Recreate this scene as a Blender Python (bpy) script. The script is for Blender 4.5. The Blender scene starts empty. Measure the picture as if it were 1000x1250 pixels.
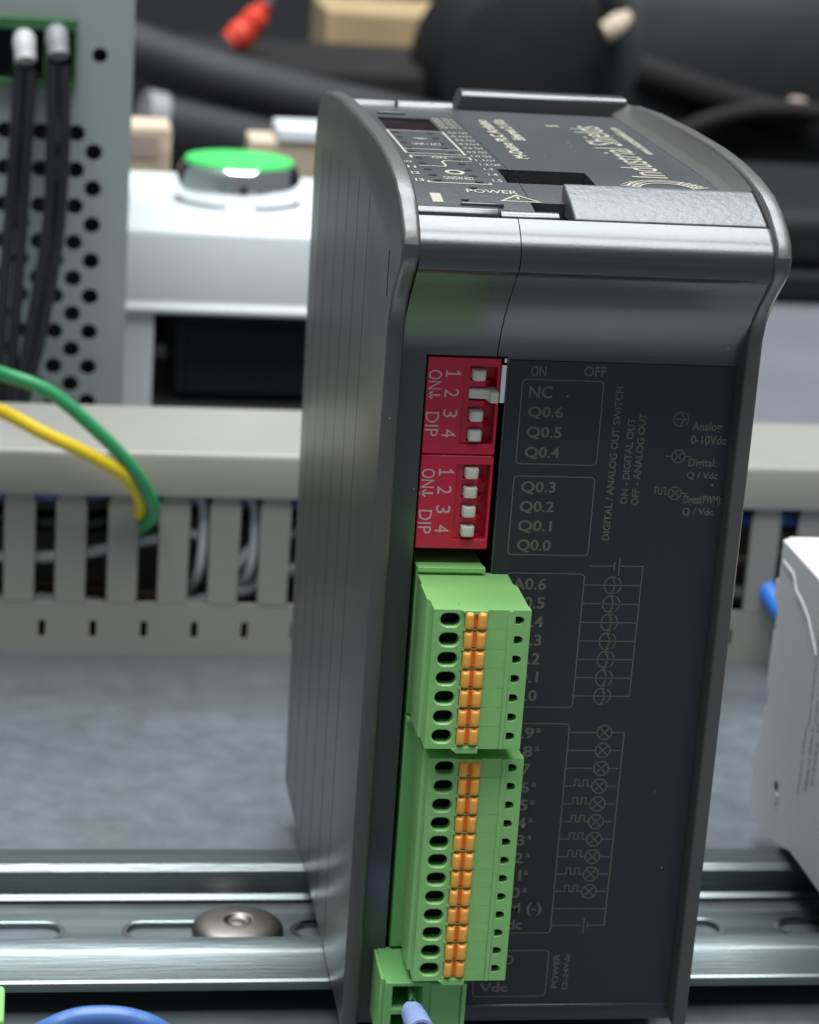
import bpy, bmesh, math, random
from mathutils import Vector, Matrix
random.seed(7)
S = 0.01                      # geometry below is written in millimetres; 1 unit = 100 mm
sc = bpy.context.scene
col = sc.collection

# ------------------------------------------------------------------ camera
cd = bpy.data.cameras.new('camera'); cam = bpy.data.objects.new('camera', cd); col.objects.link(cam)
CP = Vector((-101.11, -391.87, 136.21))
RX = Vector((0.98781, -0.14077, 0.06640)); RY = Vector((0.02075, -0.30367, -0.95255)); RZ = Vector((0.15426, 0.94232, -0.29705))
M = Matrix(((RX.x, -RY.x, -RZ.x, CP.x*S), (RX.y, -RY.y, -RZ.y, CP.y*S), (RX.z, -RY.z, -RZ.z, CP.z*S), (0, 0, 0, 1)))
cam.matrix_world = M
cd.sensor_fit = 'HORIZONTAL'; cd.sensor_width = 36.0; cd.lens = 36.0*2947.4/1000
cd.clip_start = 0.05; cd.clip_end = 200
cd.dof.use_dof = True; cd.dof.focus_distance = 4.06; cd.dof.aperture_fstop = 3.5; cd.dof.aperture_blades = 0
sc.camera = cam

# ------------------------------------------------------------------ world, lamps, exposure
w = bpy.data.worlds.new('World'); sc.world = w; w.use_nodes = True
bg = w.node_tree.nodes['Background']; bg.inputs[0].default_value = (0.86, 0.94, 1.0, 1); bg.inputs[1].default_value = 0.20
def area(name, loc, target, sx, sy, power, color):
    l = bpy.data.lights.new(name, 'AREA'); l.shape = 'RECTANGLE'; l.size = sx*S; l.size_y = sy*S; l.energy = power; l.color = color
    o = bpy.data.objects.new(name, l); col.objects.link(o); o.location = Vector(loc)*S
    o.rotation_euler = (Vector(target)-Vector(loc)).to_track_quat('-Z', 'Y').to_euler()
    return o
area('ceiling_lamp', (-60, 330, 1500), (-60, 330, 0), 1300, 700, 2900, (0.90, 0.97, 1.0))
area('far_ceiling_lamp', (0, 1180, 1500), (0, 1180, 0), 1300, 560, 2300, (0.90, 0.97, 1.0))
area('front_ceiling_lamp', (-60, -420, 1500), (-60, -420, 0), 1300, 560, 2750, (0.96, 0.98, 1.0))
sc.view_settings.view_transform = 'Standard'; sc.view_settings.look = 'None'; sc.view_settings.exposure = 0; sc.view_settings.gamma = 1

# ------------------------------------------------------------------ materials
def mat(name, base, rough=0.5, metal=0.0, spec=0.5, bump=0.0, bscale=20.0, var=0.0, vscale=2.0, dust=0.0, emit=0.0, coat=0.0, stretch=None, rvar=0.0, bdist=0.004):
    m = bpy.data.materials.new(name); m.use_nodes = True
    nt = m.node_tree; N = nt.nodes; L = nt.links
    b = N['Principled BSDF']
    b.inputs['Base Color'].default_value = (*base, 1); b.inputs['Roughness'].default_value = rough
    b.inputs['Metallic'].default_value = metal; b.inputs['Specular IOR Level'].default_value = spec
    if coat: b.inputs['Coat Weight'].default_value = coat; b.inputs['Coat Roughness'].default_value = 0.15
    tc = N.new('ShaderNodeTexCoord'); src = tc.outputs['Object']
    if stretch:
        mp = N.new('ShaderNodeMapping'); mp.inputs['Scale'].default_value = stretch; L.new(src, mp.inputs[0]); src = mp.outputs[0]
    def noise(sc_, det=3):
        n = N.new('ShaderNodeTexNoise'); n.inputs['Scale'].default_value = sc_; n.inputs['Detail'].default_value = det; L.new(src, n.inputs['Vector']); return n
    cur = None
    if var:
        n = noise(vscale, 5); mx = N.new('ShaderNodeMix'); mx.data_type = 'RGBA'
        mx.inputs[6].default_value = (*[c*(1-var) for c in base], 1); mx.inputs[7].default_value = (*[min(1, c*(1+var)) for c in base], 1)
        L.new(n.outputs['Fac'], mx.inputs[0]); cur = mx.outputs[2]
    if dust:
        v = N.new('ShaderNodeTexVoronoi'); v.inputs['Scale'].default_value = 15; v.feature = 'F1'; L.new(tc.outputs['Object'], v.inputs['Vector'])
        lt = N.new('ShaderNodeMath'); lt.operation = 'LESS_THAN'; lt.inputs[1].default_value = dust; L.new(v.outputs['Distance'], lt.inputs[0])
        mx = N.new('ShaderNodeMix'); mx.data_type = 'RGBA'; mx.inputs[7].default_value = (0.3, 0.29, 0.27, 1); mx.inputs[6].default_value = (*base, 1)
        if cur: L.new(cur, mx.inputs[6])
        L.new(lt.outputs[0], mx.inputs[0]); cur = mx.outputs[2]
    if cur: L.new(cur, b.inputs['Base Color'])
    if rvar:
        n = noise(vscale*1.7, 4); mr = N.new('ShaderNodeMapRange'); mr.inputs[3].default_value = max(0, rough-rvar); mr.inputs[4].default_value = rough+rvar
        L.new(n.outputs['Fac'], mr.inputs[0]); L.new(mr.outputs[0], b.inputs['Roughness'])
    if bump:
        n = noise(bscale, 2); bp = N.new('ShaderNodeBump'); bp.inputs['Strength'].default_value = bump; bp.inputs['Distance'].default_value = bdist
        L.new(n.outputs['Fac'], bp.inputs['Height']); L.new(bp.outputs[0], b.inputs['Normal'])
    if emit:
        b.inputs['Emission Color'].default_value = (*base, 1); b.inputs['Emission Strength'].default_value = emit
    return m
BLK = mat('black_plastic', (0.028, 0.030, 0.031), 0.30, spec=0.8, bump=0.05, bscale=140, rvar=0.06, coat=0.5, var=0.15, dust=0.024)
SIDE = mat('black_textured_plastic', (0.078, 0.075, 0.069), 0.32, spec=0.85, bump=0.10, bscale=110, var=0.12, vscale=6, dust=0.022)
FILM = mat('dark_label_film', (0.025, 0.029, 0.035), 0.46, spec=0.4, bump=0.1, bscale=150, var=0.1, dust=0.024)
TOPF = mat('grey_label_film', (0.035, 0.037, 0.040), 0.38, bump=0.2, bscale=140, var=0.2, vscale=8, dust=0.03)
STRIP = mat('sheen_black_plastic', (0.075, 0.08, 0.086), 0.42, spec=1.0, bump=0.35, bscale=70, var=0.25, vscale=40)  # paler than the other black plastic; ceiling reflection put into the base colour
PRINT = mat('laser_print', (0.165, 0.152, 0.126), 0.7, spec=0.2)
TPRINT = mat('beige_print', (0.35, 0.33, 0.27), 0.6, spec=0.2)
LEDW = mat('maroon_window', (0.012, 0.004, 0.006), 0.15)
GREEN = mat('green_plastic', (0.26, 0.565, 0.185), 0.38, bump=0.12, bscale=70, var=0.12, vscale=6, rvar=0.1)
DGREEN = mat('dark_green_plastic', (0.175, 0.46, 0.15), 0.45, bump=0.08, bscale=90, var=0.08, vscale=5)
CAV = mat('cavity_shade', (0.004, 0.006, 0.005), 0.6, spec=0.2)  # near-black: the shade inside holes and recesses put into the colour
ORANGE = mat('orange_plastic', (1.0, 0.45, 0.075), 0.4, var=0.06)
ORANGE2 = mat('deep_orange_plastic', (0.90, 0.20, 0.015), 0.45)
RED = mat('red_plastic', (0.64, 0.013, 0.055), 0.42, bump=0.1, bscale=60, var=0.08)
DIPW = mat('pinkish_print', (0.72, 0.42, 0.46), 0.5)
WHITE = mat('offwhite_plastic', (0.72, 0.70, 0.62), 0.45)
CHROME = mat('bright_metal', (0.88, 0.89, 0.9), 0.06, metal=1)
ZINC = mat('zinc_plated_steel', (0.215, 0.247, 0.25), 0.34, metal=1, bump=0.16, bscale=45, var=0.35, vscale=4, stretch=(0.25, 3, 3), rvar=0.08)
SCREW = mat('dull_screw_steel', (0.23, 0.205, 0.185), 0.40, metal=1, var=0.3, vscale=6, bump=0.15, bscale=25)
PANEL = mat('galvanised_sheet', (0.215, 0.238, 0.258), 0.36, metal=0.7, bump=0.05, bscale=18, var=0.2, vscale=11, rvar=0.09)
DUCT = mat('grey_pvc', (0.262, 0.254, 0.226), 0.42, bump=0.1, bscale=60, var=0.13, vscale=1.6, rvar=0.08)
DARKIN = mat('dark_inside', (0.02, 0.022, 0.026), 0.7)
PSUM = mat('aluminium_sheet', (0.33, 0.375, 0.365), 0.45, metal=0.25, bump=0.06, bscale=60, var=0.08)
WBOX = mat('white_enclosure_plastic', (0.64, 0.67, 0.67), 0.4, bump=0.1, bscale=40)
BUTTON = mat('green_button_cap', (0.08, 0.64, 0.15), 0.35)
BLACKW = mat('black_insulation', (0.016, 0.016, 0.018), 0.2, var=0.1)
GREENW = mat('green_insulation', (0.03, 0.27, 0.10), 0.4, var=0.06)
YELLOWW = mat('yellow_insulation', (0.80, 0.58, 0.02), 0.4, var=0.06)
BLUEW = mat('blue_insulation', (0.03, 0.20, 0.72), 0.4, var=0.06)
BLUEW2 = mat('mid_blue_insulation', (0.06, 0.15, 0.40), 0.35, var=0.08)
FERR = mat('lavender_blue_plastic', (0.32, 0.42, 0.74), 0.4, var=0.05)
FWHITE = mat('white_ferrule', (0.5, 0.51, 0.51), 0.4)
FGREY = mat('grey_ferrule', (0.26, 0.265, 0.27), 0.4)
MODM = mat('pale_grey_plastic', (0.70, 0.71, 0.70), 0.5, bump=0.08, bscale=90, var=0.04)
MODE_ = mat('cream_plastic', (0.66, 0.63, 0.56), 0.5, bump=0.2, bscale=60)
INK = mat('grey_ink', (0.12, 0.125, 0.13), 0.6)
DESK = mat('grey_desk_mat', (0.125, 0.126, 0.14), 0.85, bump=0.5, bscale=3, var=0.25, vscale=0.9)
WALL = mat('dark_wall_paint', (0.018, 0.019, 0.022), 0.8, var=0.3, vscale=0.6)
CLB = mat('black_rubber', (0.012, 0.012, 0.013), 0.65, spec=0.25, var=0.5, vscale=1.5, bump=0.4, bscale=1.2, bdist=0.08)
CLG = mat('charcoal_fabric', (0.020, 0.018, 0.018), 0.8, spec=0.2, var=0.5, vscale=2, bump=0.4, bscale=1.2, bdist=0.08)
CLGG = mat('slate_plastic', (0.026, 0.025, 0.027), 0.55, spec=0.35, var=0.5, vscale=2, bump=0.3, bscale=1.5, bdist=0.04)
CLR = mat('red_grip', (0.75, 0.06, 0.03), 0.45)
CLT = mat('tan_cardboard', (0.42, 0.30, 0.16), 0.8, var=0.25, vscale=3)
CLC = mat('cream_wood', (0.55, 0.44, 0.32), 0.7, var=0.35, vscale=3, stretch=(1, 1, 5))
CLP = mat('pinkish_plastic', (0.36, 0.27, 0.23), 0.6, var=0.2)
CLBR = mat('brown_cable', (0.13, 0.085, 0.06), 0.5)

# ------------------------------------------------------------------ mesh helpers
def link(name, me, m, parent=None, smooth=False):
    o = bpy.data.objects.new(name, me); col.objects.link(o)
    if m is not None and not me.materials: me.materials.append(m)
    if parent is not None: o.parent = parent
    if smooth:
        me.polygons.foreach_set('use_smooth', [True]*len(me.polygons))
        try: me.set_sharp_from_angle(angle=math.radians(38))
        except Exception: pass
    return o
def fin(bm, name, m, parent=None, smooth=False, bevel=0, seg=2, recalc=True):
    if recalc: bmesh.ops.recalc_face_normals(bm, faces=bm.faces)
    for v in bm.verts: v.co = v.co*S
    me = bpy.data.meshes.new(name); bm.to_mesh(me); bm.free()
    o = link(name, me, m, parent, smooth)
    if bevel: bev(o, bevel, seg)
    return o
def bev(o, wd, seg=2):
    b = o.modifiers.new('bevel', 'BEVEL'); b.width = wd*S; b.segments = seg; b.limit_method = 'ANGLE'; b.angle_limit = math.radians(35); b.harden_normals = False
    for p in o.data.polygons: p.use_smooth = True
    try: o.data.set_sharp_from_angle(angle=math.radians(50))
    except Exception: pass
def box(bm, a, b):
    vs = [bm.verts.new((x, y, z)) for x in (a[0], b[0]) for y in (a[1], b[1]) for z in (a[2], b[2])]
    for f in ((0,1,3,2), (4,6,7,5), (0,4,5,1), (2,3,7,6), (0,2,6,4), (1,5,7,3)): bm.faces.new([vs[i] for i in f])
    return vs
def prism_x(bm, poly, x0, x1):            # polygon in (y, z) swept along x
    n = len(poly)
    A = [bm.verts.new((x0, p[0], p[1])) for p in poly]; B = [bm.verts.new((x1, p[0], p[1])) for p in poly]
    bm.faces.new(A); bm.faces.new(B[::-1])
    for i in range(n): bm.faces.new((A[i], B[i], B[(i+1) % n], A[(i+1) % n]))
def prism_z(bm, poly, z0, z1):            # polygon in (x, y) swept along z
    n = len(poly)
    A = [bm.verts.new((p[0], p[1], z0)) for p in poly]; B = [bm.verts.new((p[0], p[1], z1)) for p in poly]
    bm.faces.new(A); bm.faces.new(B[::-1])
    for i in range(n): bm.faces.new((A[i], B[i], B[(i+1) % n], A[(i+1) % n]))
def obox(name, a, b, m, parent=None, bevel=0, seg=2):
    bm = bmesh.new(); box(bm, a, b); return fin(bm, name, m, parent, bevel=bevel, seg=seg)
def lathe(bm, prof, c, axis='z', n=40):   # prof = [(r, h)], revolved about axis through c
    rings = []
    for r, h in prof:
        ring = []
        for i in range(n):
            a = 2*math.pi*i/n; u, v = r*math.cos(a), r*math.sin(a)
            p = {'z': (u, v, h), 'y': (u, h, v), 'x': (h, u, v)}[axis]
            ring.append(bm.verts.new((c[0]+p[0], c[1]+p[1], c[2]+p[2])))
        rings.append(ring)
    for A, B in zip(rings, rings[1:]):
        for i in range(n): bm.faces.new((A[i], A[(i+1) % n], B[(i+1) % n], B[i]))
    bm.faces.new(rings[0][::-1]); bm.faces.new(rings[-1])
def spline(pts, n=10):
    P = [Vector(p) for p in pts]; P = [P[0]*2-P[1]] + P + [P[-1]*2-P[-2]]
    out = []
    for i in range(1, len(P)-2):
        for k in range(n):
            t = k/n; a, b, c, d = P[i-1:i+3]
            out.append(0.5*((2*b)+(c-a)*t+(2*a-5*b+4*c-d)*t*t+(3*b-a-3*c+d)*t**3))
    out.append(P[-2]); return out
def tube(bm, pts, r, n=14, smoothn=10):
    P = spline(pts, smoothn) if smoothn else [Vector(p) for p in pts]
    rs = r if isinstance(r, list) else None
    rings = []; up = Vector((0.3, 0.2, 1)).normalized()
    for i, p in enumerate(P):
        t = (P[min(i+1, len(P)-1)]-P[max(i-1, 0)]).normalized()
        s = t.cross(up)
        if s.length < 1e-4: s = t.cross(Vector((1, 0, 0)))
        s.normalize(); u = s.cross(t); up = u
        rr = r if rs is None else rs[min(len(rs)-1, int(round(i*(len(rs)-1)/(len(P)-1))))]
        rings.append([bm.verts.new(p+(s*math.cos(2*math.pi*k/n)+u*math.sin(2*math.pi*k/n))*rr) for k in range(n)])
    for A, B in zip(rings, rings[1:]):
        for k in range(n): bm.faces.new((A[k], A[(k+1) % n], B[(k+1) % n], B[k]))
    bm.faces.new(rings[0][::-1]); bm.faces.new(rings[-1])
def otube(name, pts, r, m, parent=None, n=14, smoothn=10):
    bm = bmesh.new(); tube(bm, pts, r, n, smoothn); return fin(bm, name, m, parent, smooth=True)
def grid_solid(bm, us, vs, keep, tomap, d0, d1):
    """cells of a (u, v) grid kept by keep(uc, vc), given thickness d0..d1; tomap(u, v, d) -> xyz. Only outer faces."""
    cells = {(i, j) for i in range(len(us)-1) for j in range(len(vs)-1) if keep((us[i]+us[i+1])/2, (vs[j]+vs[j+1])/2)}
    cache = {}
    def V(i, j, k):
        if (i, j, k) not in cache: cache[(i, j, k)] = bm.verts.new(tomap(us[i], vs[j], d1 if k else d0))
        return cache[(i, j, k)]
    for i, j in cells:
        for k in (0, 1): bm.faces.new([V(i, j, k), V(i+1, j, k), V(i+1, j+1, k), V(i, j+1, k)])
        for di, dj, a, b in ((-1, 0, (i, j), (i, j+1)), (1, 0, (i+1, j), (i+1, j+1)), (0, -1, (i, j), (i+1, j)), (0, 1, (i, j+1), (i+1, j+1))):
            if (i+di, j+dj) not in cells: bm.faces.new([V(*a, 0), V(*b, 0), V(*b, 1), V(*a, 1)])
def hole_cell(bm, rect, hole, tomap, d_face, d_in, back=True, chamfer=0.0):
    """rectangular face with a hole of any convex outline, with the hole's tube wall and floor."""
    u0, u1, v0, v1 = rect; n = len(hole)
    cu = sum(p[0] for p in hole)/n; cv = sum(p[1] for p in hole)/n
    def ray(p):
        du, dv = p[0]-cu, p[1]-cv; t = 1e9; side = 0
        if du > 1e-9: t, side = min((t, side), ((u1-cu)/du, 1))
        if du < -1e-9: t, side = min((t, side), ((u0-cu)/du, 3))
        if dv > 1e-9: t, side = min((t, side), ((v1-cv)/dv, 2))
        if dv < -1e-9: t, side = min((t, side), ((v0-cv)/dv, 4))
        return (cu+du*t, cv+dv*t), side
    corner = {(1, 2): (u1, v1), (2, 3): (u0, v1), (3, 4): (u0, v0), (4, 1): (u1, v0)}
    ring = [(p[0], p[1]) for p in hole]
    if chamfer:
        ring = []
        for p in hole:
            q = Vector((p[0]-cu, p[1]-cv)); q = q*(1+chamfer/q.length); ring.append((cu+q.x, cv+q.y))
    H = [bm.verts.new(tomap(p[0], p[1], d_face)) for p in ring]
    K = [bm.verts.new(tomap(p[0], p[1], d_face+chamfer*0.9)) for p in hole] if chamfer else H
    I = [bm.verts.new(tomap(p[0], p[1], d_in)) for p in hole]
    O = [ray(p) for p in hole]; OV = [bm.verts.new(tomap(p[0][0], p[0][1], d_face)) for p in O]
    for i in range(n):
        j = (i+1) % n; f = [H[i], OV[i]]
        a, b = O[i][1], O[j][1]
        if a != b and (a, b) in corner: f.append(bm.verts.new(tomap(*corner[(a, b)], d_face)))
        f += [OV[j], H[j]]; bm.faces.new(f); bm.faces.new((K[i], K[j], I[j], I[i]))
        if chamfer: bm.faces.new((H[i], H[j], K[j], K[i]))
    if back: bm.faces.new(I)
def circle_pts(cu, cv, r, n=16, rv=None):
    rv = rv or r
    return [(cu+r*math.cos(2*math.pi*(i+0.5)/n), cv+rv*math.sin(2*math.pi*(i+0.5)/n)) for i in range(n)]
def stadium(cu, cv, w_, h_, n=6, e=1.0):
    r = h_/2; a = w_/2-r*e; P = []
    for k in range(n+1): t = -math.pi/2+math.pi*k/n; P.append((cu+a+r*e*math.cos(t), cv+r*math.sin(t)))
    for k in range(n+1): t = math.pi/2+math.pi*k/n; P.append((cu-a+r*e*math.cos(t), cv+r*math.sin(t)))
    return P
def boolean_cut(o, cutter_bm):
    c = fin(cutter_bm, 'cutter', None)
    md = o.modifiers.new('cut', 'BOOLEAN'); md.operation = 'DIFFERENCE'; md.object = c; md.solver = 'EXACT'
    dg = bpy.context.evaluated_depsgraph_get(); dg.update()
    me = bpy.data.meshes.new_from_object(o.evaluated_get(dg))
    old = o.data; o.modifiers.clear(); o.data = me
    bpy.data.objects.remove(c)
    me.polygons.foreach_set('use_smooth', [True]*len(me.polygons))
    try: me.set_sharp_from_angle(angle=math.radians(30))
    except Exception: pass
def thing(name, label, cat, loc=(0, 0, 0), group=None):
    o = bpy.data.objects.new(name, None); col.objects.link(o); o.empty_display_size = 0.05
    o['label'] = label; o['category'] = cat
    if group: o['group'] = group
    return o
def tag(o, label, cat, group=None):
    o['label'] = label; o['category'] = cat
    if group: o['group'] = group
    return o
def struct(o): o['kind'] = 'structure'; return o
def stuff(o): o['kind'] = 'stuff'; return o
# flat print: ribbons and lettering
def ribbon(bm, pts, wd, tomap, closed=False):
    P = [Vector((p[0], p[1])) for p in pts]; n = len(P); L_, R_ = [], []
    for i, p in enumerate(P):
        a = P[i-1] if (i > 0 or closed) else None; b = P[(i+1) % n] if (i < n-1 or closed) else None
        d1 = (p-a).normalized() if a is not None else (b-p).normalized(); d2 = (b-p).normalized() if b is not None else d1
        t = d1+d2; t = t.normalized() if t.length > 1e-6 else d1
        nn = Vector((-t.y, t.x)); k = wd/2/max(0.5, nn.dot(Vector((-d1.y, d1.x))))
        L_.append(bm.verts.new(tomap(*(p+nn*k)))); R_.append(bm.verts.new(tomap(*(p-nn*k))))
    for i in range(n if closed else n-1): bm.faces.new((L_[i], L_[(i+1) % n], R_[(i+1) % n], R_[i]))
def rrect(x0, x1, z0, z1, r, n=5):
    P = []
    for cx, cz, a0 in ((x1-r, z1-r, 0), (x0+r, z1-r, 90), (x0+r, z0+r, 180), (x1-r, z0+r, 270)):
        for k in range(n+1): t = math.radians(a0+90*k/n); P.append((cx+r*math.cos(t), cz+r*math.sin(t)))
    return P
def text(s, name, m, parent, o, u, v, wd, h, tomap=lambda p: p, fat=0.0):
    c = bpy.data.curves.new(name, 'FONT'); c.body = s; c.size = 1; c.resolution_u = 3; c.offset = fat
    t = bpy.data.objects.new(name, c); col.objects.link(t)
    dg = bpy.context.evaluated_depsgraph_get(); dg.update()
    me = bpy.data.meshes.new_from_object(t.evaluated_get(dg)); bpy.data.objects.remove(t)
    xs = [q.co.x for q in me.vertices]; ys = [q.co.y for q in me.vertices]
    if not xs: return None
    x0, x1, y0, y1 = min(xs), max(xs), min(ys), max(ys)
    sy = h/(y1-y0); sx = wd/(x1-x0) if wd else sy
    o, u, v = Vector(o), Vector(u), Vector(v)
    for q in me.vertices: q.co = Vector(tomap(o+u*((q.co.x-x0)*sx)+v*((q.co.y-y0)*sy)))*S
    me.name = name
    return link(name, me, m, parent)
FACE = lambda u, v: (u, -0.22, v)
def ftext(s, x0, z0, x1, z1, parent, fat=0.02): return text(s, 'lettering', PRINT, parent, (x0, -0.22, z0), (1, 0, 0), (0, 0, 1), x1-x0, z1-z0, fat=fat)

# ------------------------------------------------------------------ the setting
bm = bmesh.new(); box(bm, (-420, -330, -99), (420, 330, -94)); struct(fin(bm, 'mounting_plate', PANEL))
bm = bmesh.new(); box(bm, (-3000, -1500, -112), (3000, 1330, -100)); struct(fin(bm, 'desk', DESK))
bm = bmesh.new(); box(bm, (-3000, 1330, -900), (3000, 1370, 500)); struct(fin(bm, 'wall', WALL))

# ------------------------------------------------------------------ DIN rail and its screw
rail = thing('din_rail', 'shiny zinc-plated top-hat mounting rail with slots running behind the black controller', 'rail')
prof = [(17.0, -88.6), (17.0, -87.6), (17.3, -87.0), (17.9, -86.7), (27.2, -86.45), (27.8, -86.3), (28.2, -85.95), (28.8, -85.8), (33.0, -85.7), (34.4, -87.0), (34.6, -92.0), (35.4, -93.0), (63.6, -93.0), (64.6, -92.2), (65.4, -87.4), (66.6, -86.2), (74.0, -86.4), (75.0, -87.2), (75.0, -88.4)]
def rail_wall(poly, t=0.9):
    back = []
    for i, p in enumerate(poly):
        a = Vector(poly[max(i-1, 0)]); b = Vector(poly[min(i+1, len(poly)-1)]); d = (b-a).normalized()
        back.append((p[0]+d.y*t, p[1]-d.x*t))
    return back
# flange pieces (front, back) as thin bent sheet; the web has real slots
def sheet(poly, name, t=0.9):
    bm = bmesh.new(); bk = rail_wall(poly, t)
    n = len(poly); rows = []
    for x in (-230, 230): rows.append([bm.verts.new((x, *p)) for p in poly]+[bm.verts.new((x, *p)) for p in bk[::-1]])
    for i in range(2*n): bm.faces.new((rows[0][i], rows[0][(i+1) % (2*n)], rows[1][(i+1) % (2*n)], rows[1][i]))
    for r in rows:
        for i in range(n-1): bm.faces.new((r[i], r[i+1], r[2*n-2-i], r[2*n-1-i]))
    o = fin(bm, name, ZINC, rail, smooth=True); o.data.set_sharp_from_angle(angle=math.radians(14)); return o
sheet(prof[:12], 'flange'); sheet(prof[12:], 'flange')
bm = bmesh.new()
pitch = 34.0; x = -230.0; slots = [(-97.0-6+k*pitch) for k in range(-4, 11)]
slotc = [-103.5+34.2*k for k in range(-3, 10)]
edges = [-230.0]
for a, b in zip(slotc, slotc[1:]): edges.append((a+b)/2)
edges.append(230.0)
WEB = lambda u, v, d: (u, v, d)
for k, c in enumerate(slotc):
    hole_cell(bm, (edges[k], edges[k+1], 35.4, 63.6), stadium(c-0.8, 49.8, 21.0, 6.6, 8), WEB, -93.0, -93.95, back=False)
fin(bm, 'web', ZINC, rail, recalc=True)
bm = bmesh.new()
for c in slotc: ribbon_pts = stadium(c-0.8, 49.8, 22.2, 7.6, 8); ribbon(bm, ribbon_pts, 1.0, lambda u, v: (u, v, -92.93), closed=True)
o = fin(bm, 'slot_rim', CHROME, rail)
scr = thing('rail_screw', 'round domed screw head fastening the rail beside the controller', 'screw')
bm = bmesh.new(); lathe(bm, [(9.3, -93), (9.3, -92.3), (9.0, -91.7), (8.2, -91.1), (6.6, -90.6), (3.4, -90.3), (2.9, -90.28), (2.7, -90.4), (2.2, -90.9), (1.6, -91.0), (1.1, -90.8), (0.3, -90.75)], (-58.2, 49.4, 0), n=48); fin(bm, 'head', SCREW, scr, smooth=True)
bm = bmesh.new(); lathe(bm, [(3.0, -94), (3.0, -93), (2.6, -92.5)], (-57.5, 48.8, 0), n=16); fin(bm, 'shank', SCREW, scr, smooth=True)

# ------------------------------------------------------------------ the controller
plc = thing('plc_controller', 'tall black industrial controller with printed wiring diagrams standing on the rail', 'controller')
outl = [(-3.4, -86), (-3.4, 20), (-3.5, 45.2), (-4.4, 48.6), (-6.6, 52), (-10.0, 55.4), (-12.8, 58.0), (-14.2, 60.2), (-14.4, 62.2), (-13.2, 64.4), (-10.6, 66.4), (-6.6, 68.6), (-1.2, 70.4), (7.5, 71.9), (18, 72.8), (30, 73.2), (52, 73.1), (78, 72.4), (96, 71.2), (106, 69.8), (112.5, 67.2), (116.6, 63.6), (118.2, 58), (117.6, 45), (114.0, -20), (108.2, -86)]
def side_panel(x0, x1, outer_left):
    bm = bmesh.new(); prism_x(bm, outl, x0, x1)
    o = fin(bm, 'side_panel', SIDE, plc)
    b = o.modifiers.new('bevel', 'BEVEL'); b.width = 0.75*S; b.segments = 3; b.limit_method = 'ANGLE'; b.angle_limit = math.radians(60)
    dg = bpy.context.evaluated_depsgraph_get(); dg.update(); me = bpy.data.meshes.new_from_object(o.evaluated_get(dg)); o.modifiers.clear(); o.data = me
    if outer_left:
        c = bmesh.new()
        for y, zt in ((27.0, 62.8), (42.2, 63.1), (57.6, 62.2), (73.0, 61.2), (88.4, 59.6), (101.5, 59.2)):
            box(c, (x0-1, y-0.28, -90), (x0+0.7, y+0.28, zt))
        box(c, (x0-1, -2.6, 51.0), (x0+1.6, -1.6, 58.2)) if False else box(c, (x0-1, -1.4, 50.4), (x0+1.8, -0.2, 58.3))
        boolean_cut(o, c)
    else:
        me.polygons.foreach_set('use_smooth', [True]*len(me.polygons)); me.set_sharp_from_angle(angle=math.radians(30))
    return o
side_panel(-43.5, -40.4, True); side_panel(18.7, 21.5, False)
shell = [(0, -86), (0, 40.6), (-0.5, 42.4), (-1.8, 45.2), (-3.6, 48.2), (-6.2, 51.6), (-9.2, 54.6), (-11.2, 56.8), (-11.9, 57.6), (-12.6, 57.9), (-12.9, 58.6), (-13.35, 60.2), (-13.35, 61.4), (-12.9, 62.4), (-11.8, 63.6), (-10.2, 64.9), (-8.4, 65.9), (-7.6, 65.8), (-6.8, 64.6), (108, 64.6), (107, -86)]
def housing(x0, x1, dy, name):
    bm = bmesh.new(); prism_x(bm, [(y+(dy if y < 20 else 0), z) for y, z in shell], x0, x1)
    o = fin(bm, name, BLK, plc, smooth=True); return o
left = housing(-40.4, -23.9, -0.12, 'housing_front')
c = bmesh.new(); box(c, (-35.9, -6, -200), (-21.0, 11, 40.7)); boolean_cut(left, c)
right = housing(-23.7, 18.7, 0.0, 'housing_cover')
c = bmesh.new(); box(c, (-30, -6, -200), (-21.9, 11, 40.7)); boolean_cut(right, c)
# label film on the front
bm = bmesh.new(); box(bm, (-21.6, -0.18, -82.6), (18.3, 0.05, 40.2)); fin(bm, 'label_film', FILM, plc, bevel=0.06, seg=1)
obox('opening_shade', (-35.9, 10.5, -86), (-21.9, 10.9, 40.6), CAV, plc)  # near-black sheet painting the shade at the back of the opening
bm = bmesh.new(); box(bm, (-20.5, -0.45, -82.95), (18.5, 0.1, -82.55)); fin(bm, 'bottom_ridge', BLK, plc, bevel=0.1)
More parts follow.
